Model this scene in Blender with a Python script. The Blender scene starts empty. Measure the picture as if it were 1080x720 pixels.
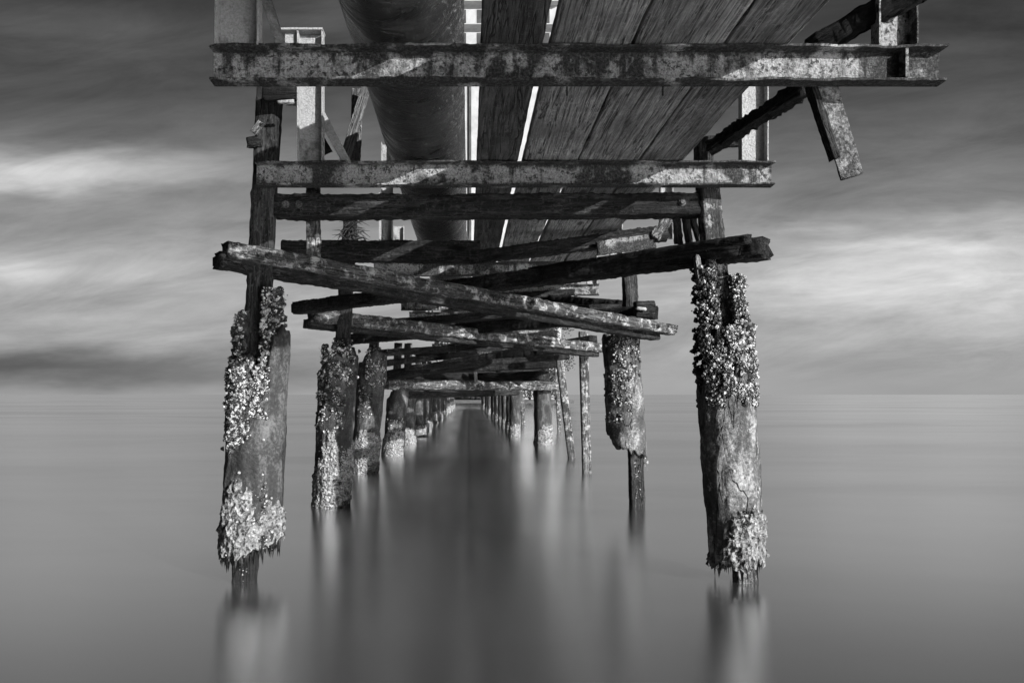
import bpy, math, random
from mathutils import Vector, Matrix, noise

random.seed(7)
sc = bpy.context.scene
COL = sc.collection
F = 750.0          # focal length in photo pixels
VX, HY = 494.0, 416.0
CAMZ = 0.98        # camera height above the water
DECK = 2.168       # underside of the planks


def P(px, py, D):
    """a measured photo point at a chosen distance -> world point"""
    return Vector(((px - VX) * D / F, D, CAMZ + (HY - py) * D / F))


def nz(x, y, z, s=0.0):
    return noise.noise(Vector((x + s * 13.7, y - s * 7.3, z + s * 3.1)))


# ------------------------------------------------------------------ tagging
def tag(o, label, cat, group=None, kind=None):
    o['label'] = label
    o['category'] = cat
    if group:
        o['group'] = group
    if kind:
        o['kind'] = kind
    return o


def empty(name, loc):
    o = bpy.data.objects.new(name, None)
    o.empty_display_size = 0.1
    o.location = loc
    COL.objects.link(o)
    return o


def link(name, verts, faces, mat, M=None, parent=None, smooth=True):
    me = bpy.data.meshes.new(name)
    me.from_pydata([tuple(v) for v in verts], [], faces)
    me.update()
    if smooth:
        me.polygons.foreach_set('use_smooth', [True] * len(me.polygons))
    me.materials.append(mat)
    o = bpy.data.objects.new(name, me)
    COL.objects.link(o)
    M = M or Matrix.Identity(4)
    if parent is not None:
        o.parent = parent
        M = Matrix.Translation(-Vector(parent.location)) @ M
    o.matrix_basis = M
    return o


# ------------------------------------------------------------------ materials
class NT:
    def __init__(self, tree):
        self.t = tree
        self.n = tree.nodes
        self.l = tree.links

    def node(self, typ, **kw):
        nd = self.n.new(typ)
        for k, v in kw.items():
            setattr(nd, k, v)
        return nd

    def put(self, sock, v):
        if hasattr(v, 'is_output') or isinstance(v, bpy.types.NodeSocket):
            self.l.new(v, sock)
        else:
            sock.default_value = v

    def math(self, op, a, b=0.0, c=None, clamp=False):
        nd = self.node('ShaderNodeMath', operation=op, use_clamp=clamp)
        self.put(nd.inputs[0], a)
        self.put(nd.inputs[1], b)
        if c is not None:
            self.put(nd.inputs[2], c)
        return nd.outputs[0]

    def noise(self, vec, scale, detail=6.0, rough=0.6, dist=0.0):
        nd = self.node('ShaderNodeTexNoise')
        self.put(nd.inputs['Vector'], vec)
        nd.inputs['Scale'].default_value = scale
        nd.inputs['Detail'].default_value = detail
        nd.inputs['Roughness'].default_value = rough
        nd.inputs['Distortion'].default_value = dist
        return nd.outputs['Fac']

    def ramp(self, fac, stops, interp='LINEAR'):
        nd = self.node('ShaderNodeValToRGB')
        cr = nd.color_ramp
        cr.interpolation = interp
        while len(cr.elements) < len(stops):
            cr.elements.new(0.5)
        for e, (p, v) in zip(cr.elements, stops):
            e.position = p
            e.color = (v, v, v, 1)
        self.put(nd.inputs[0], fac)
        return nd.outputs['Color']

    def mix(self, fac, a, b, blend='MIX'):
        nd = self.node('ShaderNodeMix', data_type='RGBA', blend_type=blend)
        self.put(nd.inputs[0], fac)
        for s, v in ((nd.inputs[6], a), (nd.inputs[7], b)):
            if isinstance(v, (int, float)):
                s.default_value = (v, v, v, 1)
            else:
                self.put(s, v)
        return nd.outputs[2]


def new_mat(name):
    m = bpy.data.materials.new(name)
    m.use_nodes = True
    for n in list(m.node_tree.nodes):
        m.node_tree.nodes.remove(n)
    t = NT(m.node_tree)
    out = t.node('ShaderNodeOutputMaterial')
    bs = t.node('ShaderNodeBsdfPrincipled')
    t.l.new(bs.outputs[0], out.inputs[0])
    tc = t.node('ShaderNodeTexCoord')
    oi = t.node('ShaderNodeObjectInfo')
    add = t.node('ShaderNodeVectorMath', operation='ADD')
    mul = t.node('ShaderNodeVectorMath', operation='SCALE')
    mul.inputs[0].default_value = (9.1, 5.3, 7.7)
    t.l.new(oi.outputs['Random'], mul.inputs['Scale'])
    t.l.new(tc.outputs['Object'], add.inputs[0])
    t.l.new(mul.outputs[0], add.inputs[1])
    return m, t, bs, add.outputs[0]


def vscale(t, vec, s):
    nd = t.node('ShaderNodeVectorMath', operation='MULTIPLY')
    t.put(nd.inputs[0], vec)
    nd.inputs[1].default_value = s
    return nd.outputs[0]


def bump(t, bs, h, strength, dist=0.01):
    nd = t.node('ShaderNodeBump')
    nd.inputs['Strength'].default_value = strength
    nd.inputs['Distance'].default_value = dist
    t.put(nd.inputs['Height'], h)
    t.l.new(nd.outputs[0], bs.inputs['Normal'])


OFF1 = (5.5, 4.1, 9.3)
OFF2 = (3.3, 1.7, 0.4)


def mat_rusty(name, paint, rust, t0=0.46, t1=0.56, sc1=9.0, spots=0.6, pep=1.0, off=None, H=None):
    m, t, bs, v = new_mat(name)
    if off:
        ad = [n for n in t.n if n.type == 'VECT_MATH' and n.operation == 'ADD'][0]
        for lk in list(ad.inputs[1].links):
            t.l.remove(lk)
        ad.inputs[1].default_value = off
    a = t.noise(v, sc1, 9, 0.72, 0.4)
    b = t.noise(v, 95.0, 5, 0.7)
    c = t.noise(v, 2.6, 4, 0.55)
    pt = t.ramp(t.noise(v, 120, 4, 0.75), [(0.36, paint * (1 - 0.65 * pep)), (0.5, paint), (0.64, paint * (1 + 0.45 * pep))])
    rs = t.ramp(b, [(0.38, rust * 0.3), (0.5, rust), (0.62, rust * 2.6)])
    s = t.math('MULTIPLY_ADD', c, 0.6, t.math('MULTIPLY', a, 0.7))
    if H:
        sp = t.node('ShaderNodeSeparateXYZ')
        tcn = [n for n in t.n if n.type == 'TEX_COORD'][0]
        t.l.new(tcn.outputs['Object'], sp.inputs[0])
        e = t.math('ABSOLUTE', t.math('MULTIPLY_ADD', sp.outputs[2], 2.0 / H, -1.0))
        s = t.math('ADD', s, t.ramp(e, [(0.55, 0.0), (1.0, 0.10)]))
        st = t.noise(vscale(t, v, (30, 30, 3.0)), 1.0, 5, 0.6)
        s = t.math('ADD', s, t.ramp(st, [(0.52, 0.0), (0.72, 0.12)]))
    fac = t.ramp(s, [(t0 + 0.13, 0.0), (t1 + 0.12, 1.0)])
    spk = t.ramp(t.noise(v, 46, 6, 0.7), [(0.54, 0.0), (0.60, spots)])
    col = t.mix(fac, pt, rs)
    col = t.mix(spk, col, rust * 0.6)
    t.l.new(col, bs.inputs['Base Color'])
    bs.inputs['Roughness'].default_value = 0.75
    bs.inputs['Specular IOR Level'].default_value = 0.25
    hgt = t.math('ADD', t.math('MULTIPLY', b, 0.8), t.math('MULTIPLY', a, 0.9))
    bump(t, bs, hgt, 1.0, 0.012)
    return m


def mat_wood(name, lo, mid, hi, grain=(2.0, 30.0, 30.0), pale=0.0, bstr=1.0, figure=1.6):
    m, t, bs, v = new_mat(name)
    g = t.noise(vscale(t, v, grain), 1.6, 10, 0.74, figure)
    g2 = t.noise(vscale(t, v, (grain[0] * 2.5, grain[1] * 4, grain[2] * 4)), 1.0, 6, 0.75, 0.6)
    big = t.noise(v, 3.2, 5, 0.6)
    gr = t.noise(v, 42, 7, 0.75)
    col = t.ramp(g, [(0.34, lo), (0.5, mid), (0.64, hi)])
    col = t.mix(t.ramp(g2, [(0.40, 0.85), (0.52, 0.0)]), col, lo * 0.35)
    col = t.mix(t.ramp(gr, [(0.53, 0.0), (0.66, 0.7)]), col, hi)
    col = t.mix(t.ramp(big, [(0.36, 0.75), (0.6, 0.0)]), col, lo)
    ck = t.noise(vscale(t, v, (grain[0] * 0.55, grain[1] * 0.7, grain[2] * 0.7)), 1.0, 4, 0.6, 0.8)
    ln = t.math('ABSOLUTE', t.math('SUBTRACT', ck, 0.5))
    oi = [n for n in t.n if n.type == 'OBJECT_INFO'][0]
    kn = t.node('ShaderNodeTexVoronoi')
    kn.inputs['Scale'].default_value = 1.0
    t.put(kn.inputs['Vector'], vscale(t, v, (1.6, 5.5, 5.5)))
    col = t.mix(t.ramp(kn.outputs['Distance'], [(0.06, 0.9), (0.13, 0.0)]), col, lo * 0.4)
    col = t.mix(1.0, col, t.ramp(oi.outputs['Random'], [(0.0, 0.62), (1.0, 1.0)]), 'MULTIPLY')
    if pale:
        col = t.mix(t.ramp(t.noise(v, 13, 9, 0.72), [(0.52, 0.0), (0.62, 0.85)]), col, pale)
    col = t.mix(t.ramp(ln, [(0.003, 0.9), (0.012, 0.0)]), col, lo * 0.25)
    t.l.new(col, bs.inputs['Base Color'])
    bs.inputs['Roughness'].default_value = 0.85
    bs.inputs['Specular IOR Level'].default_value = 0.2
    g = t.math('MULTIPLY_ADD', t.ramp(ln, [(0.0, 0.0), (0.016, 1.0)]), 0.8, g)
    bump(t, bs, t.math('ADD', t.math('MULTIPLY_ADD', gr, 0.7, g), t.math('MULTIPLY', g2, 0.8)), bstr, 0.022)
    return m


def mat_stone(name, lo, mid, hi, sc1=9.0, bstr=0.8, streak=1.0, vor=0.0, cracks=False):
    m, t, bs, v = new_mat(name)
    vv = vscale(t, v, (1, 1, streak))
    a = t.noise(vv, sc1, 9, 0.68, 0.5)
    b = t.noise(v, 60, 6, 0.7)
    s = t.math('MULTIPLY_ADD', b, 0.35, t.math('MULTIPLY', a, 0.65))
    col = t.ramp(s, [(0.36, lo), (0.5, mid), (0.63, hi)])
    h = t.math('ADD', a, t.math('MULTIPLY', b, 0.5))
    if cracks:
        ck = t.noise(vscale(t, v, (5, 5, 0.9)), 1.0, 4, 0.55, 0.8)
        ln = t.math('ABSOLUTE', t.math('SUBTRACT', ck, 0.5))
        col = t.mix(t.ramp(ln, [(0.002, 0.8), (0.010, 0.0)]), col, lo * 0.4)
        h = t.math('ADD', h, t.math('MULTIPLY', t.ramp(ln, [(0.0, 0.0), (0.012, 1.0)]), 0.5))
        col = t.mix(t.ramp(t.noise(v, 15, 7, 0.7), [(0.6, 0.0), (0.68, 0.6)]), col, hi * 1.4)
    if vor:
        vn = t.node('ShaderNodeTexVoronoi')
        vn.inputs['Scale'].default_value = vor
        t.put(vn.inputs['Vector'], v)
        d = vn.outputs['Distance']
        col = t.mix(t.ramp(d, [(0.12, 0.85), (0.3, 0.0)]), col, lo * 0.3)
        h = t.math('ADD', h, t.math('MULTIPLY', d, 1.5))
    t.l.new(col, bs.inputs['Base Color'])
    bs.inputs['Roughness'].default_value = 0.85
    bs.inputs['Specular IOR Level'].default_value = 0.25
    bump(t, bs, h, bstr, 0.02)
    return m


M_BEAM = mat_rusty('rusty_painted_steel', 0.25, 0.026, 0.50, 0.61, 9.0, 0.9, 0.85, None, 0.122)
M_BEAM1 = mat_rusty('rusty_painted_steel_nearest', 0.25, 0.024, 0.49, 0.60, 8.0, 0.9, 1.0, OFF1, 0.122)
M_BEAM2 = mat_rusty('rusty_painted_steel_second', 0.25, 0.026, 0.50, 0.61, 9.0, 0.9, 0.85, OFF2, 0.122)
M_POST = mat_rusty('galvanised_steel', 0.31, 0.05, 0.56, 0.70, 6.0, 0.3, 0.35)
M_HANG = mat_rusty('flaking_steel', 0.34, 0.06, 0.40, 0.56, 16.0, 0.9)
M_RUST = mat_rusty('deep_rust', 0.16, 0.035, 0.36, 0.52, 12.0, 0.5)
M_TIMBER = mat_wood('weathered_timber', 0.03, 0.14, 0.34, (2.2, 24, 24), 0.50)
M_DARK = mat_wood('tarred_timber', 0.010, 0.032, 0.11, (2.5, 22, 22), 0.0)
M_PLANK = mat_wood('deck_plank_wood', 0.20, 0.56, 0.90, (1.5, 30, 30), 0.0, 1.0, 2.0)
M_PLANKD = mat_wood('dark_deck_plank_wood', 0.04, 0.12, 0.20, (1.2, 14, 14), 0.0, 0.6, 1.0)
M_SPLINT = mat_wood('bleached_splinter_wood', 0.12, 0.36, 0.55, (2.0, 30, 30))
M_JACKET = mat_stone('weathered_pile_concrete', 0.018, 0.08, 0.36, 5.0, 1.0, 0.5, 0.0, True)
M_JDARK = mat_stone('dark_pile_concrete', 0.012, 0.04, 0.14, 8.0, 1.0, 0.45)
M_CORE = mat_wood('pile_core_wood', 0.015, 0.05, 0.14, (2.5, 20, 20))
M_CRUST = mat_stone('pale_marine_crust', 0.03, 0.22, 0.48, 22.0, 1.0, 1.0, 42.0)
M_SHELL = mat_stone('barnacle_shell', 0.035, 0.30, 0.78, 30.0, 0.6)
M_WEED = mat_stone('dried_weed', 0.012, 0.03, 0.07, 30.0, 0.3)
M_WALL = mat_stone('white_render', 0.28, 0.36, 0.44, 0.6, 0.05)
M_GLASS = mat_stone('dark_window_glass', 0.03, 0.05, 0.09, 0.3, 0.02)
M_LEAF = mat_stone('dark_foliage', 0.03, 0.05, 0.09, 2.0, 0.2)
M_QUAY = mat_stone('quay_concrete', 0.04, 0.07, 0.12, 0.8, 0.4)


def make_pipe_mat():
    m, t, bs, v = new_mat('bitumen_coated_pipe')
    a = t.noise(vscale(t, v, (9.0, 3.5, 3.5)), 1.0, 8, 0.7, 1.6)
    b = t.noise(vscale(t, v, (45, 85, 85)), 1.0, 7, 0.75)
    c = t.noise(v, 2.2, 5, 0.6)
    # coating: scaly grey flecks, denser towards the right flank (local -Y), dark elsewhere
    sp = t.node('ShaderNodeSeparateXYZ')
    tc = [n for n in t.n if n.type == 'TEX_COORD'][0]
    t.l.new(tc.outputs['Object'], sp.inputs[0])
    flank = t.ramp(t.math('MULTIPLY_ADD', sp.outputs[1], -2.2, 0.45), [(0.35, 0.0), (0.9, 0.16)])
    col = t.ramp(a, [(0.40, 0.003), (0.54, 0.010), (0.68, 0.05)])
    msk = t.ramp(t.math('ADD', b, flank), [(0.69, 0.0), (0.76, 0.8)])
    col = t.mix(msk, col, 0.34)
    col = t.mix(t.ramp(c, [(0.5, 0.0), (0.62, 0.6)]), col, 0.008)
    t.l.new(col, bs.inputs['Base Color'])
    t.put(bs.inputs['Roughness'], t.ramp(a, [(0.4, 0.22), (0.65, 0.55)]))
    bs.inputs['Specular IOR Level'].default_value = 0.32
    bump(t, bs, t.math('MULTIPLY_ADD', b, 0.25, a), 0.9, 0.045)
    return m


M_PIPE = make_pipe_mat()


# ------------------------------------------------------------------ shapes
def ring_bar(L, w, h, seed, rough=0.006, n=9.0, step=0.016, rag=0.02, k=20, taper=1.0, bow=0.0):
    """rough bar along local X; superelliptic section w (Y) x h (Z)"""
    segs = max(4, min(220, int(L / step)))
    V, Fc = [], []
    for i in range(segs + 1):
        f = i / segs
        x = L * f
        tp = 1.0 + (taper - 1.0) * f
        for j in range(k):
            a = 2 * math.pi * (j + 0.5) / k
            c, s = math.cos(a), math.sin(a)
            cy = math.copysign(abs(c) ** (2 / n), c)
            sz = math.copysign(abs(s) ** (2 / n), s)
            y, z = cy * w / 2 * tp, sz * h / 2 * tp
            d = nz(x * 4, cy * 1.6, sz * 1.6, seed) * rough * 0.45
            d += nz(x * 34, cy * 5, sz * 5, seed + 5) * rough * 0.55 + nz(x * 70, cy * 9, sz * 9, seed + 8) * rough * 0.35
            d += nz(x * 9, cy * 9, sz * 9, seed + 2) * rough * 0.35
            notch = nz(x * 3.1, cy * 0.9, sz * 0.9, seed + 11)
            if notch > 0.32:
                d -= (notch - 0.32) * rough * 4
            ln = math.hypot(y, z) or 1
            xx = x
            if i == 0:
                xx -= abs(nz(y * 40, z * 40, 1, seed)) * rag
            if i == segs:
                xx += abs(nz(y * 40, z * 40, 9, seed)) * rag
            V.append((xx, y + y / ln * d, z + z / ln * d + bow * math.sin(math.pi * f)))
    for i in range(segs):
        for j in range(k):
            a, b = i * k + j, i * k + (j + 1) % k
            Fc.append((a, b, b + k, a + k))
    for i0, flip in ((0, True), (segs * k, False)):
        c = len(V)
        pts = [V[i0 + j] for j in range(k)]
        m = [sum(p[q] for p in pts) / k for q in range(3)]
        V.append(m)
        for j in range(k):
            a, b = i0 + j, i0 + (j + 1) % k
            Fc.append((b, a, c) if flip else (a, b, c))
    # outward orientation
    Fc = [tuple(reversed(f)) for f in Fc]
    return V, Fc


def align(p0, p1, roll=0.0):
    x = (Vector(p1) - Vector(p0)).normalized()
    up = Vector((0, 0, 1)) if abs(x.z) < 0.9 else Vector((0, 1, 0))
    z = (up - x * up.dot(x)).normalized()
    y = z.cross(x)
    M = Matrix(((x.x, y.x, z.x, p0[0]), (x.y, y.y, z.y, p0[1]), (x.z, y.z, z.z, p0[2]), (0, 0, 0, 1)))
    return M @ Matrix.Rotation(roll, 4, 'X')


SEED = [1]


def bar(name, p0, p1, w, h, mat, parent=None, roll=0.0, **kw):
    SEED[0] += 1
    p0, p1 = Vector(p0), Vector(p1)
    V, Fc = ring_bar((p1 - p0).length, w, h, SEED[0], **kw)
    return link(name, V, Fc, mat, align(p0, p1, roll), parent)


def channel_mesh(L, H, w, t, seed, ragged=0.004, step=0.014, lip=0.0):
    """C section along local X, web at y=w, flanges reaching y=0"""
    prof = [(0, 0), (w, 0), (w, H), (0, H), (0, H - t), (w - t, H - t), (w - t, t), (0, t)]
    edge = {0, 3, 4, 7}
    n = max(6, min(180, int(L / step)))
    V, Fc = [], []
    k = len(prof)
    for i in range(n + 1):
        x = L * i / n
        for j, (y, z) in enumerate(prof):
            r = 0.0
            xx = x
            if j in edge:
                row = 0 if j in (0, 7) else 5
                q = nz(x * 11, row, 0, seed) * ragged + nz(x * 37, row, 2, seed) * ragged * 0.9
                bite = nz(x * 4.2, row + 3, 4, seed)
                if bite > 0.3:
                    q += (bite - 0.3) * ragged * 7
                r = q
                z += nz(x * 6, row, 7, seed) * ragged * 0.8
            else:
                r = nz(x * 5, z * 9, 3, seed) * ragged * 0.5
            if i in (0, n):
                xx += nz(y * 30, z * 30, i, seed) * 0.008
            V.append((xx, y + r, z))
    for i in range(n):
        for j in range(k):
            a, b = i * k + j, i * k + (j + 1) % k
            Fc.append((a, b, b + k, a + k))
    e = n * k
    for q in ((0, 1, 6, 7), (1, 2, 5, 6), (2, 3, 4, 5)):
        Fc.append(tuple(q))
        Fc.append(tuple(e + v for v in reversed(q)))
    return V, [tuple(reversed(f)) for f in Fc]


def channel(name, M, L, H, w, mat, parent, t=0.008, ragged=0.004):
    # ragged: how far rust has eaten into the flange edges
    SEED[0] += 1
    V, Fc = channel_mesh(L, H, w, t, SEED[0], ragged)
    return link(name, V, Fc, mat, M, parent, smooth=False)


UP = Matrix(((0, 0, -1, 0), (0, 1, 0, 0), (1, 0, 0, 0), (0, 0, 0, 1)))   # local X -> up


def box_vf(x0, x1, y0, y1, z0, z1):
    V = [(x0, y0, z0), (x1, y0, z0), (x1, y1, z0), (x0, y1, z0), (x0, y0, z1), (x1, y0, z1), (x1, y1, z1), (x0, y1, z1)]
    Fc = [(0, 3, 2, 1), (4, 5, 6, 7), (0, 1, 5, 4), (1, 2, 6, 5), (2, 3, 7, 6), (3, 0, 4, 7)]
    return V, Fc


def merge(parts):
    V, Fc = [], []
    for v, f in parts:
        o = len(V)
        V += list(v)
        Fc += [tuple(i + o for i in q) for q in f]
    return V, Fc


def interp(tab, s):
    if s <= tab[0][0]:
        return tab[0][1]
    for (a, va), (b, vb) in zip(tab, tab[1:]):
        if s <= b:
            return va + (vb - va) * (s - a) / (b - a)
    return tab[-1][1]


# ------------------------------------------------------------------ camera, light, sky
cam_d = bpy.data.cameras.new('camera')
cam = bpy.data.objects.new('camera', cam_d)
COL.objects.link(cam)
cam.location = (0, 0, CAMZ)
cam.rotation_euler = (math.radians(90), 0, 0)
cam_d.sensor_width = 36
cam_d.lens = 36 * F / 1080
cam_d.shift_x = (540 - VX) / 1080
cam_d.shift_y = (HY - 360) / 1080
cam_d.clip_start = 0.05
cam_d.clip_end = 30000
sc.camera = cam

sd = Vector((-1.0, 1.05, -0.46)).normalized()
sun_d = bpy.data.lights.new('sun', 'SUN')
sun = bpy.data.objects.new('sun', sun_d)
COL.objects.link(sun)
sun_d.energy = 5.0
sun_d.angle = math.radians(0.5)
sun_d.color = (1, 1, 1)
sun.rotation_euler = sd.to_track_quat('-Z', 'Y').to_euler()
sun.location = (8, -8, 8)

w = bpy.data.worlds.new('World')
sc.world = w
w.use_nodes = True
for n in list(w.node_tree.nodes):
    w.node_tree.nodes.remove(n)
t = NT(w.node_tree)
out = t.node('ShaderNodeOutputWorld')
bg = t.node('ShaderNodeBackground')
t.l.new(bg.outputs[0], out.inputs[0])
bg.inputs['Strength'].default_value = 0.1
sky = t.node('ShaderNodeTexSky', sky_type='NISHITA')
sky.sun_disc = False
sky.sun_elevation = math.asin(-sd.z)
sky.sun_rotation = math.atan2(-sd.x, -sd.y)
sep = t.node('ShaderNodeSeparateColor')
t.l.new(sky.outputs[0], sep.inputs[0])
red = sep.outputs[0]                      # black and white film behind a red filter
tc = t.node('ShaderNodeTexCoord')
sx = t.node('ShaderNodeSeparateXYZ')
t.l.new(tc.outputs['Generated'], sx.inputs[0])
ay = t.math('MAXIMUM', t.math('ABSOLUTE', sx.outputs[1]), 0.12)
u = t.math('DIVIDE', sx.outputs[0], ay)
v = t.math('DIVIDE', t.math('MAXIMUM', sx.outputs[2], 0.0), ay)
cb = t.node('ShaderNodeCombineXYZ')
t.put(cb.inputs[0], u)
t.put(cb.inputs[1], t.math('MULTIPLY', v, 4.0))
wrp1 = t.math('SUBTRACT', t.noise(cb.outputs[0], 2.3, 5, 0.6), 0.5)
cb2 = t.node('ShaderNodeCombineXYZ')
t.put(cb2.inputs[0], u)
t.put(cb2.inputs[1], t.math('MULTIPLY', v, 7.0))
t.put(cb2.inputs[2], 3.3)
wrp2 = t.noise(cb2.outputs[0], 3.2, 7, 0.62)
fine = t.math('SUBTRACT', wrp2, 0.5)


def blob(px, py, sxp, syp, wu=0.25, wv=0.09):
    a = t.math('DIVIDE', t.math('ADD', t.math('SUBTRACT', u, (px - VX) / F), t.math('MULTIPLY', fine, wu)), sxp / F)
    b = t.math('DIVIDE', t.math('ADD', t.math('SUBTRACT', v, (HY - py) / F), t.math('MULTIPLY', wrp1, wv)), syp / F)
    r = t.math('ADD', t.math('MULTIPLY', a, a), t.math('MULTIPLY', b, b))
    return t.math('EXPONENT', t.math('MULTIPLY', r, -1.0))


SKY_STOPS = [(0.0, 0.285), (0.05, 0.285), (0.17, 0.285), (0.28, 0.155), (0.42, 0.066), (0.55, 0.038), (1.0, 0.045)]
lev = t.ramp(v, SKY_STOPS)
SKYGAIN = 0.83
base = t.math('MULTIPLY', t.math('ADD', t.math('MULTIPLY', red, 0.03), 0.85), lev)
tot = base
for (px, py, sxp, syp, amp) in [
        (70, 178, 170, 18, 0.25), (-60, 172, 150, 26, 0.10), (20, 290, 70, 14, 0.16), (160, 290, 120, 26, 0.04),
        (60, 384, 230, 26, -0.17), (-180, 380, 220, 34, -0.12), (330, 392, 150, 18, -0.06),
        (960, 300, 190, 46, 0.17), (1010, 258, 90, 12, 0.13), (880, 238, 45, 9, 0.08), (1150, 270, 150, 50, 0.12),
        (960, 385, 240, 26, -0.045), (900, 340, 160, 10, -0.05), (90, 40, 130, 26, 0.03), (60, 10, 90, 12, 0.015), (340, 15, 60, 20, 0.03), (1040, 225, 120, 10, 0.05)]:
    tot = t.math('MULTIPLY_ADD', blob(px, py, sxp, syp), amp, tot)
cb3 = t.node('ShaderNodeCombineXYZ')
t.put(cb3.inputs[0], t.math('MULTIPLY_ADD', v, -1.4, u))
t.put(cb3.inputs[1], t.math('MULTIPLY_ADD', v, 3.6, t.math('MULTIPLY', u, -0.25)))
t.put(cb3.inputs[2], 8.1)
strk = t.math('SUBTRACT', t.noise(cb3.outputs[0], 4.2, 10, 0.66, 0.5), 0.5)
hz = t.math('MULTIPLY', v, 16.0, clamp=True)
nse = t.math('MULTIPLY', hz, t.math('MULTIPLY_ADD', fine, 0.65, t.math('MULTIPLY', strk, 1.25)))
tot = t.math('MULTIPLY', tot, t.math('ADD', nse, 1.0))
behind = t.math('MULTIPLY_ADD', t.math('MULTIPLY', sx.outputs[1], 4.0, clamp=False), 0.5, 0.5, clamp=True)
tot = t.math('MULTIPLY', tot, t.math('MULTIPLY_ADD', behind, 0.6, 0.4))
tot = t.math('MAXIMUM', tot, 0.01)
val = t.math('MULTIPLY', tot, 10.0 * SKYGAIN)
t.l.new(val, bg.inputs['Color'])

sc.view_settings.view_transform = 'Standard'
sc.view_settings.look = 'None'
sc.view_settings.exposure = 0.8
sc.view_settings.gamma = 1
sc.cycles.max_bounces = 6
sc.cycles.use_denoising = True

# ------------------------------------------------------------------ the sea
m, t, bs, vv = new_mat('long_exposure_sea')
big = t.noise(vscale(t, vv, (0.16, 0.55, 1)), 1.0, 5, 0.55)
rip = t.noise(vscale(t, vv, (0.9, 5.0, 1)), 1.0, 6, 0.6)
col = t.ramp(big, [(0.35, 0.10), (0.65, 0.14)])
t.l.new(col, bs.inputs['Base Color'])
bs.inputs['Roughness'].default_value = 0.6
bs.inputs['Specular IOR Level'].default_value = 0.0
gl = t.node('ShaderNodeBsdfAnisotropic')
gl.distribution = 'BECKMANN'
mist = t.noise(vscale(t, vv, (0.07, 0.20, 1)), 1.0, 6, 0.6, 0.4)
mist2 = t.noise(vscale(t, vv, (0.8, 6.0, 1)), 1.0, 5, 0.65)
t.l.new(t.ramp(t.math('MULTIPLY_ADD', mist2, 0.06, t.math('MULTIPLY', mist, 0.94)), [(0.36, 0.86), (0.5, 0.95), (0.62, 1.0)]), gl.inputs['Color'])
gl.inputs['Roughness'].default_value = 0.255
gl.inputs['Anisotropy'].default_value = 0.3
tg = t.node('ShaderNodeCombineXYZ')
tg.inputs[0].default_value = 1.0
t.l.new(tg.outputs[0], gl.inputs['Tangent'])
mx = t.node('ShaderNodeMixShader')
lw = t.node('ShaderNodeLayerWeight')
lw.inputs['Blend'].default_value = 0.5
t.put(mx.inputs[0], t.ramp(lw.outputs['Facing'], [(0.0, 0.25), (0.60, 0.68), (0.70, 0.70), (0.80, 0.95), (1.0, 0.99)]))
t.l.new(bs.outputs[0], mx.inputs[1])
t.l.new(gl.outputs[0], mx.inputs[2])
t.l.new(mx.outputs[0], [n for n in t.n if n.type == 'OUTPUT_MATERIAL'][0].inputs[0])
bm_ = t.node('ShaderNodeBump')
bm_.inputs['Strength'].default_value = 0.06
bm_.inputs['Distance'].default_value = 0.05
t.put(bm_.inputs['Height'], t.math('ADD', t.math('MULTIPLY', rip, 0.6), big))
M_SEA = m
V, Fc = [], []
ys = [-60, -10, 0, 5, 10, 20, 40, 80, 200, 600, 2000, 8000, 20000]
xs = [-20000, -6000, -1500, -300, -60, -15, 0, 15, 60, 300, 1500, 6000, 20000]
for y in ys:
    for x in xs:
        V.append((x, y, 0))
nx = len(xs)
for i in range(len(ys) - 1):
    for j in range(nx - 1):
        a = i * nx + j
        Fc.append((a, a + 1, a + 1 + nx, a + nx))
sea = link('sea_water', V, Fc, M_SEA)
sea['kind'] = 'structure'

# ------------------------------------------------------------------ walkway frames
BT = DECK - 0.004       # top of the steel beams
G_FRAME = 'steel cross frames under the walkway'


def cross_beam(root, D, x0, x1, H=0.122, w_=0.055, mat=M_BEAM):
    b = channel('cross_beam', Matrix.Translation((x0, D, BT - H)), x1 - x0, H, w_, mat, root, 0.008, 0.007)
    return b


def post(root, D, x, width, z0, z1, depth=0.05, mat=M_POST):
    M = Matrix.Translation((x + width, D, z0)) @ UP
    return channel('post', M, z1 - z0, width, depth, mat, root, 0.006, 0.0015)


# nearest frame
D1, D2 = 2.4, 3.6
fr = empty('walkway_frame', (0.3, D1, BT - 0.122))
tag(fr, 'nearest and longest rusty steel cross beam with wide posts, at top of view', 'frame', G_FRAME)
b1 = cross_beam(fr, D1, P(220, 0, D1).x, P(1000, 0, D1).x, mat=M_BEAM1)
post(fr, D1 + 0.004, P(226, 0, D1).x, 0.147, BT + 0.002, BT + 0.72)
post(fr, D1 + 0.004, P(928, 0, D1).x, 0.134, BT + 0.002, BT + 0.72, mat=M_BEAM)
bar('strut', P(296, 46, D1 + 0.09), P(262, -60, D1 + 0.09), 0.03, 0.05, M_POST, fr, rough=0.002, n=12)
v_, f_ = box_vf(-0.005, 0.005, 0.006, 0.045, 0.012, 0.11)
link('stiffener', v_, f_, M_BEAM, Matrix.Translation((P(958, 0, D1).x, D1, BT - 0.122)), fr, False)
for px in (598, 699):
    bar('nail', P(px, 91, D1 + 0.06), P(px, 101, D1 + 0.06), 0.006, 0.006, M_DARK, fr, rough=0.0, n=2, k=8, rag=0)

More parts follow.
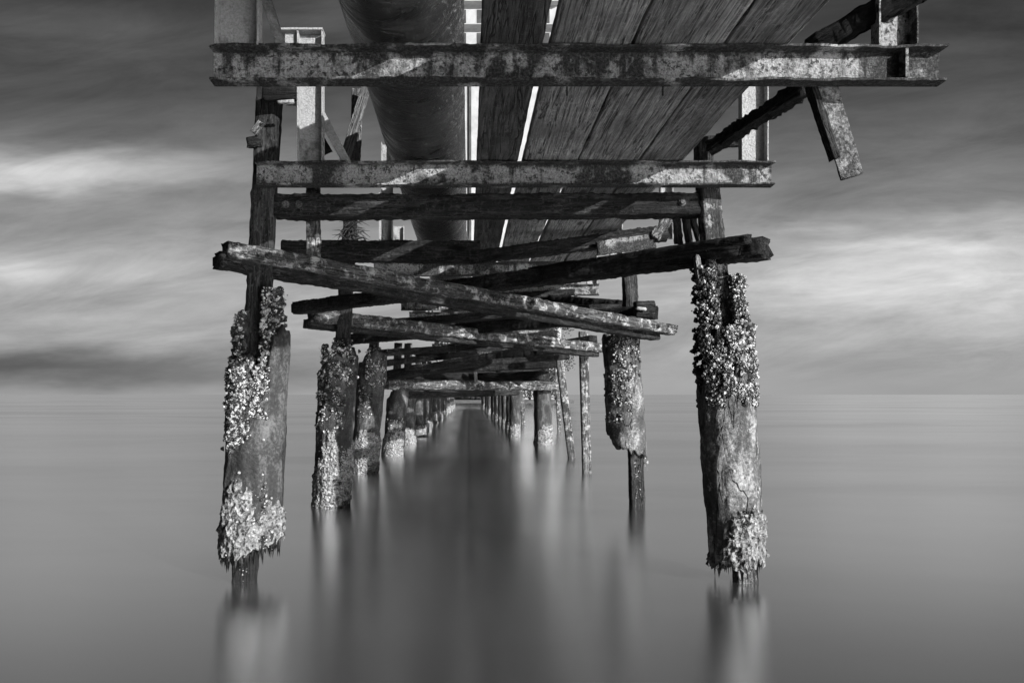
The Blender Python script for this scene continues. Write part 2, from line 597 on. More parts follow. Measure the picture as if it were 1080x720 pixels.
fr = empty('walkway_frame', (0.25, D2, BT - 0.122))
tag(fr, 'second steel cross beam below the nearest one with pale capped posts', 'frame', G_FRAME)
cross_beam(fr, D2, P(268, 0, D2).x, P(818, 0, D2).x, mat=M_BEAM2)
px0 = P(313, 0, D2).x
lp = post(fr, D2 + 0.004, px0, 0.13, BT + 0.002, BT + 0.66)
post(fr, D2 + 0.004, P(783, 0, D2).x, 0.135, BT + 0.002, BT + 0.62)
v_, f_ = box_vf(P(296, 0, D2).x, P(340, 0, D2).x, D2 + 0.002, D2 + 0.075, BT + 0.664, BT + 0.674)
link('post_cap', v_, f_, M_POST, None, fr, False)
v_, f_ = box_vf(P(299, 0, D2).x, P(312, 0, D2).x, D2 + 0.03, D2 + 0.06, BT + 0.30, BT + 0.662)
link('post_plate', v_, f_, M_POST, None, fr, False)
bar('strut', P(367, 174, D2 + 0.09), P(337, 118, D2 + 0.09), 0.03, 0.045, M_POST, fr, rough=0.002, n=12)
bar('strut', P(345, 160, D2 + 0.14), P(300, 80, D2 + 0.14), 0.03, 0.05, M_DARK, fr, rough=0.003, n=12)

# third frame, half rotten
D3 = 5.1
fr = empty('walkway_frame', (0.2, D3, BT - 0.15))
tag(fr, 'third cross frame, split dark cap timber sagging below the deck with thin posts', 'frame', G_FRAME)
bar('cross_beam', P(300, 265, D3), P(503, 266, D3), 0.10, 0.15, M_DARK, fr, rough=0.014, rag=0.05)
bar('cross_beam', P(497, 272, D3 + 0.02), P(700, 246, D3 + 0.02), 0.09, 0.10, M_DARK, fr, rough=0.02, rag=0.05)
post(fr, D3, P(402, 0, D3).x, 0.08, 2.08, BT + 0.62)
post(fr, D3, P(697, 0, D3).x, 0.09, 2.10, BT + 0.62)
bar('board', P(630, 262, D3 - 0.06), P(690, 254, D3 - 0.06), 0.02, 0.10, M_BEAM, fr, rough=0.01)

far_frames = [6.35, 7.6, 8.95, 10.2, 11.5, 12.8, 14.1, 16.6, 19.2, 21.7, 24.3, 26.8, 29.4, 32, 34.5, 37, 39.6, 42.2, 44.7, 47.3, 49.8, 52.4, 55]
words = ['fourth', 'fifth', 'sixth', 'seventh', 'eighth', 'ninth', 'tenth', 'eleventh', 'twelfth']
src_fr = None
for i, D in enumerate(far_frames):
    o = empty('walkway_frame', (0.2, D, BT - 0.122))
    if i < 9:
        lab = '%s steel cross beam counted from the camera, under the far deck with two short posts' % words[i]
    else:
        lab = 'tiny far steel cross beam under the deck close to the vanishing point of the jetty'
    tag(o, lab, 'frame', G_FRAME)
    if src_fr is None:
        kids = [cross_beam(o, D, -0.85, 1.40),
                post(o, D + 0.004, -0.80, 0.11, BT + 0.002, BT + 0.62),
                post(o, D + 0.004, 1.27, 0.11, BT + 0.002, BT + 0.62)]
        src_fr = kids
    else:
        for k in src_fr:
            c = k.copy()
            COL.objects.link(c)
            c.parent = o

# ------------------------------------------------------------------ deck planks
G_PL = 'underside planks of the walkway deck'
rows = [(0.042, 0.252, 'first plank beside the pipe'), (0.279, 0.552, 'second plank from the pipe'),
        (0.560, 0.864, 'third plank from the pipe'), (0.869, 1.092, 'outer right edge plank')]
ybreaks = [0.7, 3.63, 6.37, 8.97, 11.52, 14.12, 19.22, 24.3, 29.4, 34.5, 39.6, 44.7, 49.8, 55.2]
bayw = ['over the two nearest beams', 'behind the second beam', 'past the sagging third beam', 'over the sixth to eighth beams', 'over the eighth to tenth beams']
for bi in range(len(ybreaks) - 1):
    y0, y1 = ybreaks[bi], ybreaks[bi + 1]
    for ri, (a, b, nm) in enumerate(rows):
        jit = random.uniform(-0.008, 0.008) if bi else 0
        th = 0.042
        lab = ('worn grey deck %s, %s' % (nm, bayw[bi])) if bi < 5 else 'narrow far deck %s, deep inside the dark end of the jetty' % nm
        p0 = Vector(((a + b) / 2 + jit, y0 + 0.004, DECK + th / 2))
        p1 = Vector(((a + b) / 2 + jit + random.uniform(-.006, .006) * (bi > 0), y1 - 0.004, DECK + th / 2))
        wid = (b - a) - (0.012 if bi == 1 and ri in (1, 2) else 0)
        SEED[0] += 1
        V, Fc = ring_bar((p1 - p0).length, wid, th, SEED[0], 0.0035, 14.0, 0.04 if bi < 3 else 0.3, 0.006, 24)
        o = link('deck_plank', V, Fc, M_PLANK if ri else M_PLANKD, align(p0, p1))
        tag(o, lab, 'plank', G_PL)

# ragged outer plank, broken
o = bar('broken_plank', P(985, -22, 2.34), P(862, 50, 2.56), 0.05, 0.085, M_DARK, rough=0.016, rag=0.06, n=8)
tag(o, 'ragged dark broken plank slanting beside the right post of the nearest beam', 'plank', 'broken outer planks')
o = bar('broken_plank', P(846, 94, 2.74), P(752, 154, 3.36), 0.06, 0.05, M_DARK, rough=0.03, rag=0.1, n=6)
tag(o, 'ragged dark splinter of plank slanting between the first and second beam at right', 'plank', 'broken outer planks')
o = bar('rail_board', P(735, 150, 3.95), P(786, 149, 3.95), 0.03, 0.06, M_DARK, rough=0.004)
tag(o, 'short dark board behind the right post of the second beam', 'board')
o = bar('stub_post', P(742, 176, 3.92), P(742, 148, 3.92), 0.09, 0.08, M_DARK, rough=0.004)
tag(o, 'short dark stub standing under the end of the short board at right', 'post')

# ------------------------------------------------------------------ the big pipe
SEED[0] += 1
XC, ZC, R = -0.235, 2.388, 0.219
pr = empty('pipeline', (XC, 0.6, ZC - R))
tag(pr, 'large dark round pipe lying on the cross beams left of the deck planks', 'pipe')


def tube(L, r, thick, seed, k=72, step=0.05, rough=0.002):
    n = max(2, min(120, int(L / step)))
    V, Fc = [], []
    prof = []
    for i in range(n + 1):
        prof.append((L * i / n, r))
    prof += [(L, r - thick), (0, r - thick)]
    for (x, rr) in prof:
        for j in range(k):
            a = 2 * math.pi * j / k
            d = nz(x * 2.5, math.cos(a) * 2, math.sin(a) * 2, seed) * rough
            V.append((x, math.cos(a) * (rr + d), math.sin(a) * (rr + d)))
    q = len(prof)
    for i in range(q):
        for j in range(k):
            a, b = i * k + j, i * k + (j + 1) % k
            c, d = ((i + 1) % q) * k + (j + 1) % k, ((i + 1) % q) * k + j
            Fc.append((d, c, b, a))
    return V, Fc


for (ya, yb) in ((0.6, 6.6), (6.602, 12.6), (12.602, 24), (24.002, 40), (40.002, 56)):
    V, Fc = tube(yb - ya, R, 0.012, SEED[0] + ya, step=0.05 if ya < 6 else 0.4, rough=0.004)
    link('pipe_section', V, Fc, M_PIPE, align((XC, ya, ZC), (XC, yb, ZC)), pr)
for yj in (6.6, 12.6, 24.0):
    V, Fc = tube(0.05, R + 0.022, 0.03, 3, step=0.02, rough=0.001)
    link('pipe_joint', V, Fc, M_RUST, align((XC, yj - 0.025, ZC), (XC, yj + 0.025, ZC)), pr)

# ------------------------------------------------------------------ piles
G_L, G_R = 'piles of the left row', 'piles of the right row'


def cup(V, Fc, p, nrm, r, h, kk=6):
    nrm = nrm.normalized()
    tx = nrm.orthogonal().normalized()
    ty = nrm.cross(tx)
    o = len(V)
    ph = random.random() * 6.28
    ex = random.uniform(0.75, 1.35)
    for (rr, hh) in ((1.0, -0.35), (0.5, 1.0)):
        for j in range(kk):
            a = ph + 2 * math.pi * j / kk
            q = rr * r * random.uniform(0.75, 1.2)
            V.append(p + tx * math.cos(a) * q * ex + ty * math.sin(a) * q + nrm * h * (hh * random.uniform(0.8, 1.2)))
    V.append(p + nrm * h * 0.25)
    for j in range(kk):
        a, b = o + j, o + (j + 1) % kk
        Fc.append((a, b, b + kk, a + kk))
        Fc.append((a + kk, b + kk, o + 2 * kk))


SHS = 0.50


def pile(label, group, D, core, jacket=None, shells=(), crust=None, strands=0, corew=None, mat_core=None):
    (cx0, cy0, cx1, cy1, cw) = core
    c0 = P(cx0, cy0, D)
    c1 = P(cx1, cy1, D)
    root = empty('pile', (c1.x, D, 0))
    tag(root, label, 'pile', group)
    scl = D / F
    dirc = (c1 - c0)
    kx = dirc.x / dirc.z
    bot = Vector((c1.x + kx * (-0.35 - c1.z), D, -0.35))
    st = 0.03 if D < 7 else 0.08
    bar('core_post', bot, c0, cw * scl, cw * scl * 0.9, mat_core or M_CORE, root, rough=0.010 if D < 7 else 0.006, n=5, step=st, rag=0.02)

    def core_ax(z):
        return Vector((c1.x + kx * (z - c1.z), D, z))
    if jacket:
        (jx0, jy0, r0, jx1, jy1, r1) = jacket['ax']
        a0, a1 = P(jx0, jy0, D), P(jx1, jy1, D)

        def ax(z):
            f = (z - a0.z) / (a1.z - a0.z)
            return Vector((a0.x + (a1.x - a0.x) * f, D, z)), (r0 + (r1 - r0) * f) * scl

        SEED[0] += 1
        sd_ = SEED[0]
        zpx = lambda y: CAMZ + (HY - y) * scl

        def ztop(th):
            s, c = math.sin(th), math.cos(th)
            tf = interp(jacket['top'], s)
            tb = interp(jacket.get('topb', jacket['top']), s)
            k_ = 0.5 + 0.5 * max(-1, min(1, c * 3))
            y = tf * k_ + tb * (1 - k_)
            return zpx(y) + nz(s * 5, c * 5, 0, sd_) * 0.05 + nz(s * 14, c * 14, 0, sd_) * 0.025

        def zbot(th):
            s, c = math.sin(th), math.cos(th)
            if jacket.get('sub'):
                return -0.3
            y = interp(jacket['bot'], s)
            return zpx(y) + nz(s * 6, c * 6, 5, sd_) * 0.035 + nz(s * 17, c * 17, 5, sd_) * 0.045

        def rad(th, z, r):
            s, c = math.sin(th), math.cos(th)
            d = nz(s * 1.6, c * 1.6, z * 4, sd_) * 0.08 + nz(s * 4.5, c * 4.5, z * 9, sd_) * 0.06 + nz(s * 12, c * 12, z * 26, sd_) * 0.035
            return r * (1 + d)

        K = 56 if D < 10 else 28
        N = 46 if D < 7 else 22
        V, Fc = [], []
        th_ = jacket.get('thick', 0.25)
        for side in (0, 1):
            for i in range(N + 1):
                f = i / N
                for j in range(K):
                    a = 2 * math.pi * j / K
                    zb, zt = zbot(a), ztop(a)
                    z = zb + (zt - zb) * f
                    c, r = ax(z)
                    rr = rad(a, z, r) if side == 0 else r * (1 - th_)
                    V.append((c.x + math.sin(a) * rr, D - math.cos(a) * rr, z))
        o2 = (N + 1) * K
        for i in range(N):
            for j in range(K):
                a, b = i * K + j, i * K + (j + 1) % K
                Fc.append((a, b, b + K, a + K))
                Fc.append((o2 + b, o2 + a, o2 + a + K, o2 + b + K))
        for j in range(K):
            a, b = N * K + j, N * K + (j + 1) % K
            Fc.append((a, b, b + o2, a + o2))
            a, b = j, (j + 1) % K
            Fc.append((b, a, a + o2, b + o2))
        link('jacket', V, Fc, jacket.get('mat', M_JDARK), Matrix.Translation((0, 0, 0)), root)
        if crust:
            V, Fc = [], []
            K2, N2 = (84, 44) if D < 7 else (44, 20)
            tab = crust['top']
            zb_ = zpx(crust['bot'])
            keep = {}
            for i in range(N2 + 1):
                for j in range(K2):
                    a = 2 * math.pi * j / K2
                    s, c = math.sin(a), math.cos(a)
                    zt = zpx(interp(tab, s))
                    zb_ = zpx(crust['bot']) if jacket.get('sub') else zbot(a) - 0.004
                    z = zb_ + (zpx(min(y for _, y in tab)) - zb_) * i / N2
                    cc, r = ax(z)
                    e = zt - z + nz(s * 5, c * 5, z * 16, sd_ + 3) * 0.10 + nz(s * 14, c * 14, z * 45, sd_ + 3) * 0.05
                    lump = 0.5 + nz(s * 7, c * 7, z * 26, sd_) * 0.8 + nz(s * 18, c * 18, z * 60, sd_) * 0.6
                    rr = rad(a, z, r) + 0.004 + crust.get('amp', 0.016) * max(0.0, lump) * min(1, max(0, e / 0.03))
                    if e < 0.005:
                        rr = rad(a, z, r) - 0.006
                    V.append((cc.x + s * rr, D - c * rr, z))
                    keep[(i, j)] = e > -0.012
            for i in range(N2):
                for j in range(K2):
                    j2 = (j + 1) % K2
                    if keep[(i, j)] or keep[(i + 1, j2)]:
                        a, b = i * K2 + j, i * K2 + j2
                        Fc.append((a, b, b + K2, a + K2))
            o = link('marine_crust', V, Fc, M_CRUST, Matrix.Translation((0, 0, 0)), root)
    V, Fc, VB, FB = [], [], [], []
    for sh in shells:
        s0, s1, y0, y1, n, size = sh[:6]
        n = int(n * (4.0 if n > 20 else 1))
        opt = sh[6] if len(sh) > 6 else {}
        cnt = tries = 0
        while cnt < n and tries < n * 6:
            tries += 1
            s = random.uniform(s0, s1)
            th = math.asin(max(-1, min(1, s)))
            if random.random() < opt.get('back', 0.25):
                th = math.pi - th
            y = random.uniform(y0, y1)
            z = CAMZ + (HY - y) * scl
            m_ = nz(s * 3, math.cos(th) * 3, z * 14, 40 + D)
            ed = min((s - s0) / 0.25, (s1 - s) / 0.25, (y - y0) / (0.12 * (y1 - y0)), (y1 - y) / (0.35 * (y1 - y0)), 1)
            if m_ * 1.5 + 0.5 * ed + random.gauss(0, 0.10) < opt.get('thr', 0.12) + 0.22:
                continue
            if opt.get('core'):
                c = core_ax(z)
                r = opt['core'] * scl * random.uniform(0.55, 0.92)
                c = c + Vector((opt.get('dx', 0) * scl, 0, 0))
            else:
                c, r = ax(z)
                r *= 1.0 + nz(math.sin(th) * 4, z * 12, 3, D) * 0.10 + random.uniform(-0.04, 0.07) * opt.get('pile', 1)
            d = Vector((math.sin(th), -math.cos(th), 0))
            p = c + d * r
            nr = d + Vector((random.gauss(0, .4), random.gauss(0, .4), random.gauss(0, .4)))
            sz = size * SHS * random.choice((0.35, 0.45, 0.5, 0.6, 0.75, 0.9, 1.1, 1.45))
            if n > 20 and random.random() < 0.35:
                cup(VB, FB, p - d * size * 0.35, d, size * random.uniform(0.8, 1.2), size * 0.7)
            cup(V, Fc, p, nr, sz, sz * random.uniform(0.5, 1.0) * opt.get('flat', 1))
            cnt += 1
    if VB:
        o = link('mussel_bed', VB, FB, M_WEED, None, root, smooth=False)
        o['kind'] = 'stuff'
    if V:
        o = link('barnacle_cluster', [x for x in V], Fc, M_SHELL, None, root, smooth=False)
        o['kind'] = 'stuff'
    if strands and jacket:
        V, Fc = [], []
        for q in range(strands):
            th = random.uniform(0, 6.28)
            z = zbot(th) + 0.01
            c, r = ax(z)
            r *= random.uniform(0.8, 1.02)
            b = c + Vector((math.sin(th) * r, -math.cos(th) * r, 0))
            ln = random.uniform(0.03, 0.11)
            rr = random.uniform(0.006, 0.014)
            o_ = len(V)
            for j in range(5):
                a = j * 1.2566
                V.append(b + Vector((math.cos(a) * rr, math.sin(a) * rr, 0.02)))
            V.append(b + Vector((random.gauss(0, .006), 0, -ln)))
            for j in range(5):
                Fc.append((o_ + (j + 1) % 5, o_ + j, o_ + 5))
        o = link('hanging_weed', V, Fc, M_WEED, None, root)
        o['kind'] = 'stuff'
    return root


BD = [3.75, 6.28, 8.96, 11.5, 14.1]
# left row
pile('nearest left pile with broken jacket, clustered barnacles and ragged pale foot', G_L, BD[0],
     (285, 92, 258, 612, 24),
     dict(ax=(272, 400, 31, 264, 585, 29), top=[(-1, 394), (-0.6, 402), (0, 418), (0.5, 420), (0.72, 352), (1, 347)],
          topb=[(-1, 380), (0, 360), (1, 350)], bot=[(-1, 582), (0, 580), (1, 568)]),
     shells=[(0.1, 1, 306, 408, 330, 0.0165, dict(core=25, dx=7, thr=-0.4)), (-1, -0.3, 330, 410, 170, 0.0165, dict(core=25, dx=-3, thr=-0.3)),
             (-0.95, 0.6, 388, 440, 420, 0.0170, dict(thr=-0.35)), (-0.98, 0.05, 425, 475, 240, 0.0165, dict(thr=-0.15)),
             (-0.9, 0.3, 378, 412, 160, 0.0165, dict(core=27, dx=-4, thr=-0.2)),
             (-0.7, 0.9, 505, 580, 60, 0.010, dict(thr=0.0)), (-0.2, 0.7, 440, 500, 8, 0.012, dict(thr=-1)), (-1, 1, 584, 614, 70, 0.011, dict(core=12, thr=-1))],
     crust=dict(top=[(-1, 560), (-0.75, 520), (-0.5, 503), (0.1, 502), (0.35, 540), (0.8, 530), (1, 535)], bot=584, amp=0.02), strands=130)
pile('second left pile with dark barnacled top and pale crust near the water', G_L, BD[1],
     (369, 232, 351, 535, 15),
     dict(ax=(357, 375, 21, 349, 533, 18), top=[(-1, 392), (-0.5, 385), (0, 372), (0.6, 366), (1, 378)], sub=True),
     shells=[(-0.9, 0.95, 366, 408, 170, 0.019, dict(thr=0.0)), (-0.8, 0.8, 358, 384, 60, 0.018, dict(core=14, thr=-0.1)),
             (-0.9, 0.6, 405, 455, 130, 0.018, dict(thr=0.1)), (-0.6, 0.9, 462, 530, 130, 0.013, dict(thr=0.0))],
     crust=dict(top=[(-1, 500), (-0.7, 490), (-0.2, 456), (0.1, 452), (0.5, 480), (1, 470)], bot=540, amp=0.02))
pile('third left pile, slimmer leaning jacket close behind the second one with white crust below', G_L, BD[2],
     (396, 345, 384, 500, 10),
     dict(ax=(393, 375, 15.5, 384, 498, 13.5), top=[(-1, 385), (-0.3, 376), (0.3, 368), (1, 374)], sub=True),
     shells=[(-0.3, 0.95, 368, 410, 80, 0.020, dict(thr=0.0)), (-0.7, 0.6, 405, 440, 40, 0.02, dict(thr=0.1))],
     crust=dict(top=[(-1, 470), (-0.3, 452), (0.3, 454), (1, 458)], bot=502, amp=0.02))
pile('fourth left pile, round topped with a thin post above and pale crust at its foot', G_L, BD[3],
     (420, 362, 415, 482, 8),
     dict(ax=(420, 412, 11, 414, 480, 10.5), top=[(-1, 420), (0, 408), (1, 410)], sub=True),
     shells=[(-0.8, 0.9, 440, 476, 50, 0.024, dict(thr=0.0))],
     crust=dict(top=[(-1, 462), (-0.3, 448), (1, 455)], bot=484, amp=0.02))
# right row
pile('nearest right pile, leaning, thickly covered by barnacles under its bare wooden core', G_R, BD[0],
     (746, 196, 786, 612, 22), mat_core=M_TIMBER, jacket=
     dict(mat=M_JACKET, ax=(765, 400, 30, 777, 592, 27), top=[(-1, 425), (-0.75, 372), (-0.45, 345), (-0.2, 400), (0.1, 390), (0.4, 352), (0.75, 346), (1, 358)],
          topb=[(-1, 400), (0, 372), (1, 350)], bot=[(-1, 594), (0, 590), (0.6, 586), (1, 578)]),
     shells=[(-1, 0.0, 282, 375, 260, 0.0160, dict(core=23, dx=-7, thr=-0.2)), (0.0, 1, 292, 375, 260, 0.0160, dict(core=24, dx=8, thr=-0.2)),
             (-0.9, 0.95, 345, 428, 720, 0.0155, dict(thr=-0.1)),
             (-0.4, 0.98, 535, 590, 110, 0.010, dict(thr=0.0)), (-0.3, 0.98, 478, 540, 9, 0.017, dict(thr=-2, flat=0.4, pile=0)), (-1, 1, 588, 614, 60, 0.011, dict(core=11, thr=-1))],
     crust=dict(top=[(-1, 590), (-0.55, 565), (-0.35, 538), (0.3, 545), (0.5, 525), (1, 540)], bot=592, amp=0.022), strands=24)
pile('second right pile, jacket hanging short above the water on a thin exposed core', G_R, BD[1],
     (664, 292, 672, 533, 15),
     dict(mat=M_JACKET, ax=(655, 352, 19, 661, 470, 20), top=[(-1, 356), (0, 350), (0.5, 356), (1, 396)], bot=[(-1, 455), (-0.4, 472), (0.3, 476), (1, 480)]),
     shells=[(-0.95, 0.15, 354, 445, 230, 0.017, dict(thr=0.05)), (-0.2, 0.8, 350, 400, 60, 0.017, dict(thr=0.1)), (0.7, 1.0, 470, 500, 14, 0.016, dict(thr=-1, pile=0)),
             (-0.7, 0.7, 486, 530, 40, 0.012, dict(core=8, thr=-0.1))])
pile('thin bare pole standing upright between the right piles', G_R, BD[2], (615, 350, 619, 500, 9.5), mat_core=M_TIMBER)
pile('thin bare pole leaning to the right, beside the upright thin pole', G_R, 10.9, (588, 362, 603, 482, 8), mat_core=M_TIMBER)
pile('stout pile under the right end of the low log, pale crust at its foot', G_R, BD[4],
     (577, 372, 573, 468, 6),
     dict(ax=(572, 412, 9.5, 573, 468, 9.5), top=[(-1, 412), (1, 410)], sub=True),
     shells=[(-0.5, 0.9, 448, 466, 30, 0.026, dict(thr=0.0))],
     crust=dict(top=[(-1, 462), (0, 446), (1, 450)], bot=470, amp=0.02))

# far piles of both rows: each its own mesh
ordw = ['fifth', 'sixth', 'seventh', 'eighth', 'ninth', 'tenth', 'eleventh', 'twelfth']
D = 14.0
i = 0
while D < 56:
    for side in (-1, 1):
        if side == 1 and i == 0:
            continue
        X = side * (1.17 if side < 0 else 1.12) + random.uniform(-0.06, 0.06)
        px = VX + X * F / D
        yb = HY + CAMZ * F / D
        r = random.uniform(0.125, 0.165) * F / D
        lean = random.uniform(-0.06, 0.06) * F / D
        ytop = HY - random.uniform(-0.05, 0.35) * F / D
        ycore = HY - 1.0 * F / D
        ordn = ordw[i] if i < len(ordw) else None
        lab = ('%s pile along the %s row, small in the shade under the deck' % (ordn, 'left' if side < 0 else 'right')) if ordn else \
            'tiny far pile of the %s row near the dark end of the jetty' % ('left' if side < 0 else 'right')
        pile(lab, G_L if side < 0 else G_R, D, (px + lean, ycore, px, yb, 0.13 * F / D),
             dict(ax=(px + lean * .5, ytop, r, px, yb, r * 0.97), top=[(-1, ytop), (1, ytop)], sub=True),
             crust=dict(top=[(-1, yb - 0.22 * F / D), (0, yb - random.uniform(.25, .42) * F / D), (1, yb - 0.28 * F / D)], bot=yb + 1, amp=0.02))
    D += 2.55 if D < 30 else 3.8
    i += 1

# extra thin poles seen between the right piles
for (px, yt, pb, yb, wp, lab) in [(565, 376, 567, 452, 4.5, 'thin distant pole rising beside the stout pile at the end of the low log'),
                                  (548, 372, 552, 449, 4.5, 'thin distant pole left of the stout pile at the end of the low log'),
                                  (432, 362, 430, 456, 5.5, 'thin dark pole between the fourth and fifth left piles'),
                                  (537, 374, 536, 440, 3.5, 'thin distant pole left of the pair of thin poles at right'),
                                  (586, 374, 590, 455, 4.0, 'thin distant pole between the stout pile and the leaning bare pole'),
                                  (462, 374, 460, 441, 3.5, 'thin distant pole among the far left piles')]:
    D = CAMZ * F / (yb - HY)
    pile(lab, 'thin distant poles', D, (px, yt, pb, yb, wp), mat_core=M_TIMBER)

# ------------------------------------------------------------------ timbers
G_B = 'bracing timbers under the walkway'


def brace(label, a, b, w_, h_, mat=M_TIMBER, n=9.0, rough=0.012, bolts=(), **kw):
    p0, p1 = P(*a), P(*b)
    o = bar('brace_timber', p0, p1, w_, h_, mat, rough=rough, n=n, **kw)
    if bolts:
        M0 = o.matrix_basis.copy()
        L = (p1 - p0).length
        for f in bolts:
            x = L * f
            V, Fc = [], []
            for (y, r) in ((-w_ / 2 + 0.006, 0.020), (-w_ / 2 - 0.008, 0.020), (-w_ / 2 - 0.009, 0.012), (-w_ / 2 - 0.022, 0.012)):
                for j in range(8):
                    a = j * math.pi / 4
                    V.append((x + math.cos(a) * r, y, math.sin(a) * r))
            for i in range(3):
                for j in range(8):
                    a, b_ = i * 8 + j, i * 8 + (j + 1) % 8
                    Fc.append((a, b_, b_ + 8, a + 8))
            Fc.append(tuple(range(24, 32)))
            c = link('bolt', V, Fc, M_RUST, None, None, False)
            c.parent = o
    return tag(o, label, 'timber', G_B)


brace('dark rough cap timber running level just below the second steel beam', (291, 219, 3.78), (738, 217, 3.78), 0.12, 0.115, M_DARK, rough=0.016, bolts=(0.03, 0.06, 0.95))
brace('upper timber of the long pair slanting right from the nearest left pile', (240, 264, 3.60), (708, 348, 6.10), 0.11, 0.085, M_TIMBER, n=6, rough=0.014, rag=0.05, bolts=(0.035, 0.05, 0.46, 0.55, 0.93))
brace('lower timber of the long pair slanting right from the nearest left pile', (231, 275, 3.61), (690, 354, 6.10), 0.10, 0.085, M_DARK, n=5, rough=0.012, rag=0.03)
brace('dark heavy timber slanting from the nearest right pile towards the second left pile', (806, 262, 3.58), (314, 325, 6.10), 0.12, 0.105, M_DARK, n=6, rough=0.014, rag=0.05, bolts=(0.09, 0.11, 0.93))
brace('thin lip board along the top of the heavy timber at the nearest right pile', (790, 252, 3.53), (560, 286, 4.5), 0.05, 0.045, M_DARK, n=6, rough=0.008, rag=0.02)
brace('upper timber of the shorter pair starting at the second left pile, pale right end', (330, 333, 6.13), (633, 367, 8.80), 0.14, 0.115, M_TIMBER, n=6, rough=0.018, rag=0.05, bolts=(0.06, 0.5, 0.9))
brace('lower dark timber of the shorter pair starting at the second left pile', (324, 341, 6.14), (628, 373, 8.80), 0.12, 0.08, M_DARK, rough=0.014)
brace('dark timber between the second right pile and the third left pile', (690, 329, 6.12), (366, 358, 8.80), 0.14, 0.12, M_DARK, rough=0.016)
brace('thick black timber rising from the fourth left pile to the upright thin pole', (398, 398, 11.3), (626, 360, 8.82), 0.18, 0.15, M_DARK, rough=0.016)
brace('low level round log resting on the fourth left pile, pale to the right', (407, 405, 11.2), (588, 407, 13.9), 0.17, 0.17, M_TIMBER, n=2.4, rough=0.02, step=0.06)
brace('dark log just under the pale low log at the far piles', (428, 416, 13.4), (545, 413, 15.9), 0.17, 0.16, M_DARK, n=2.4, rough=0.02, step=0.06)
brace('short dark stick slanting down onto the pale low log', (515, 383, 12.2), (548, 404, 12.8), 0.10, 0.10, M_DARK, n=3)
brace('short pale upright stick standing on the middle of the low log', (501, 389, 12.1), (502, 405, 12.1), 0.06, 0.06, M_SPLINT, n=4)
brace('dark plank bridging the second bay above the crossing timbers', (372, 300, 6.5), (648, 330, 7.4), 0.22, 0.06, M_DARK)
brace('dark rotten board in the shade above the shorter pair', (420, 340, 7.4), (690, 322, 6.6), 0.20, 0.07, M_DARK)
brace('black board below the crossing of the shorter pair', (428, 388, 9.6), (600, 376, 9.4), 0.16, 0.07, M_DARK)
brace('dark timber hanging low between third and fourth left piles', (405, 372, 9.3), (560, 362, 11.2), 0.14, 0.09, M_DARK)

for (a_, b_, w_, h_, lab) in [
        ((410, 352, 8.2), (600, 338, 8.4), 0.2, 0.10, 'dark board lying flat above the shorter timber pair'),
        ((440, 372, 10.4), (585, 352, 9.6), 0.16, 0.10, 'dark broken board under the right end of the shorter pair'),
        ((436, 391, 12.2), (590, 384, 11.4), 0.2, 0.12, 'black board just above the pale low log'),
        ((395, 384, 9.9), (500, 372, 10.9), 0.12, 0.09, 'dark board beside the dark thin pole at the left far piles'),
        ((540, 312, 7.9), (662, 322, 6.9), 0.3, 0.08, 'dark board wedged behind the second right pile top'),
        ((470, 318, 7.0), (600, 309, 7.6), 0.2, 0.07, 'dark board behind the crossing of the long pair'),
        ((450, 398, 13.8), (570, 394, 14.2), 0.2, 0.2, 'black beam in the shadow behind the pale low log')]:
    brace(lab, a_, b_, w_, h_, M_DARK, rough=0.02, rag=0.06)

D = 11.6
i = 0
while D < 54:
    st = 2.55 if D < 30 else 3.8
    z1 = 1.25 + random.uniform(-.1, .2)
    for sg in (-1, 1):
        p0 = Vector((sg * 1.25, D, z1 + random.uniform(-.12, .15)))
        p1 = Vector((-sg * 1.2, D + st, z1 + random.uniform(-.12, .15)))
        o = bar('brace_timber', p0, p1, 0.16, 0.16, M_DARK, rough=0.02, step=0.12, k=12)
        if i < 4:
            tag(o, 'dark cross brace in far bay %s, its near end on the %s row' % (['one', 'two', 'three', 'four'][i], 'left' if sg < 0 else 'right'), 'timber', G_B)
        else:
            tag(o, 'tiny far dark cross brace near the end of the jetty', 'timber', G_B)
    D += st
    i += 1

# ------------------------------------------------------------------ loose bits
h = empty('hanging_timber', P(866, 90, 2.50))
tag(h, 'broken rusty strip with a dark edge dangling below the right end of the nearest beam', 'timber')
bar('plate', P(868, 84, 2.50), P(898, 186, 2.50), 0.082, 0.012, M_HANG, h, rough=0.005, n=14, rag=0.01)
bar('side_flange', P(853, 84, 2.505), P(880, 167, 2.505), 0.026, 0.04, M_DARK, h, rough=0.006, n=10, rag=0.02)

o = bar('leaning_board', P(388, 86, 4.0), P(360, 182, 4.0), 0.055, 0.03, M_SPLINT, rough=0.006, n=8)
tag(o, 'pale splintered board leaning left of the pipe above the second beam', 'board', 'boards standing left of the pipe')
o = bar('leaning_board', P(377, 96, 4.12), P(374, 182, 4.12), 0.06, 0.03, M_TIMBER, rough=0.006, n=8)
tag(o, 'grey upright board behind the pale leaning one left of the pipe', 'board', 'boards standing left of the pipe')
o = bar('hanging_board', P(330, 196, 3.92), P(331, 272, 3.92), 0.075, 0.03, M_TIMBER, rough=0.006, n=8)
tag(o, 'short grey board hanging between the level cap timber and the long slanting pair at left', 'board')

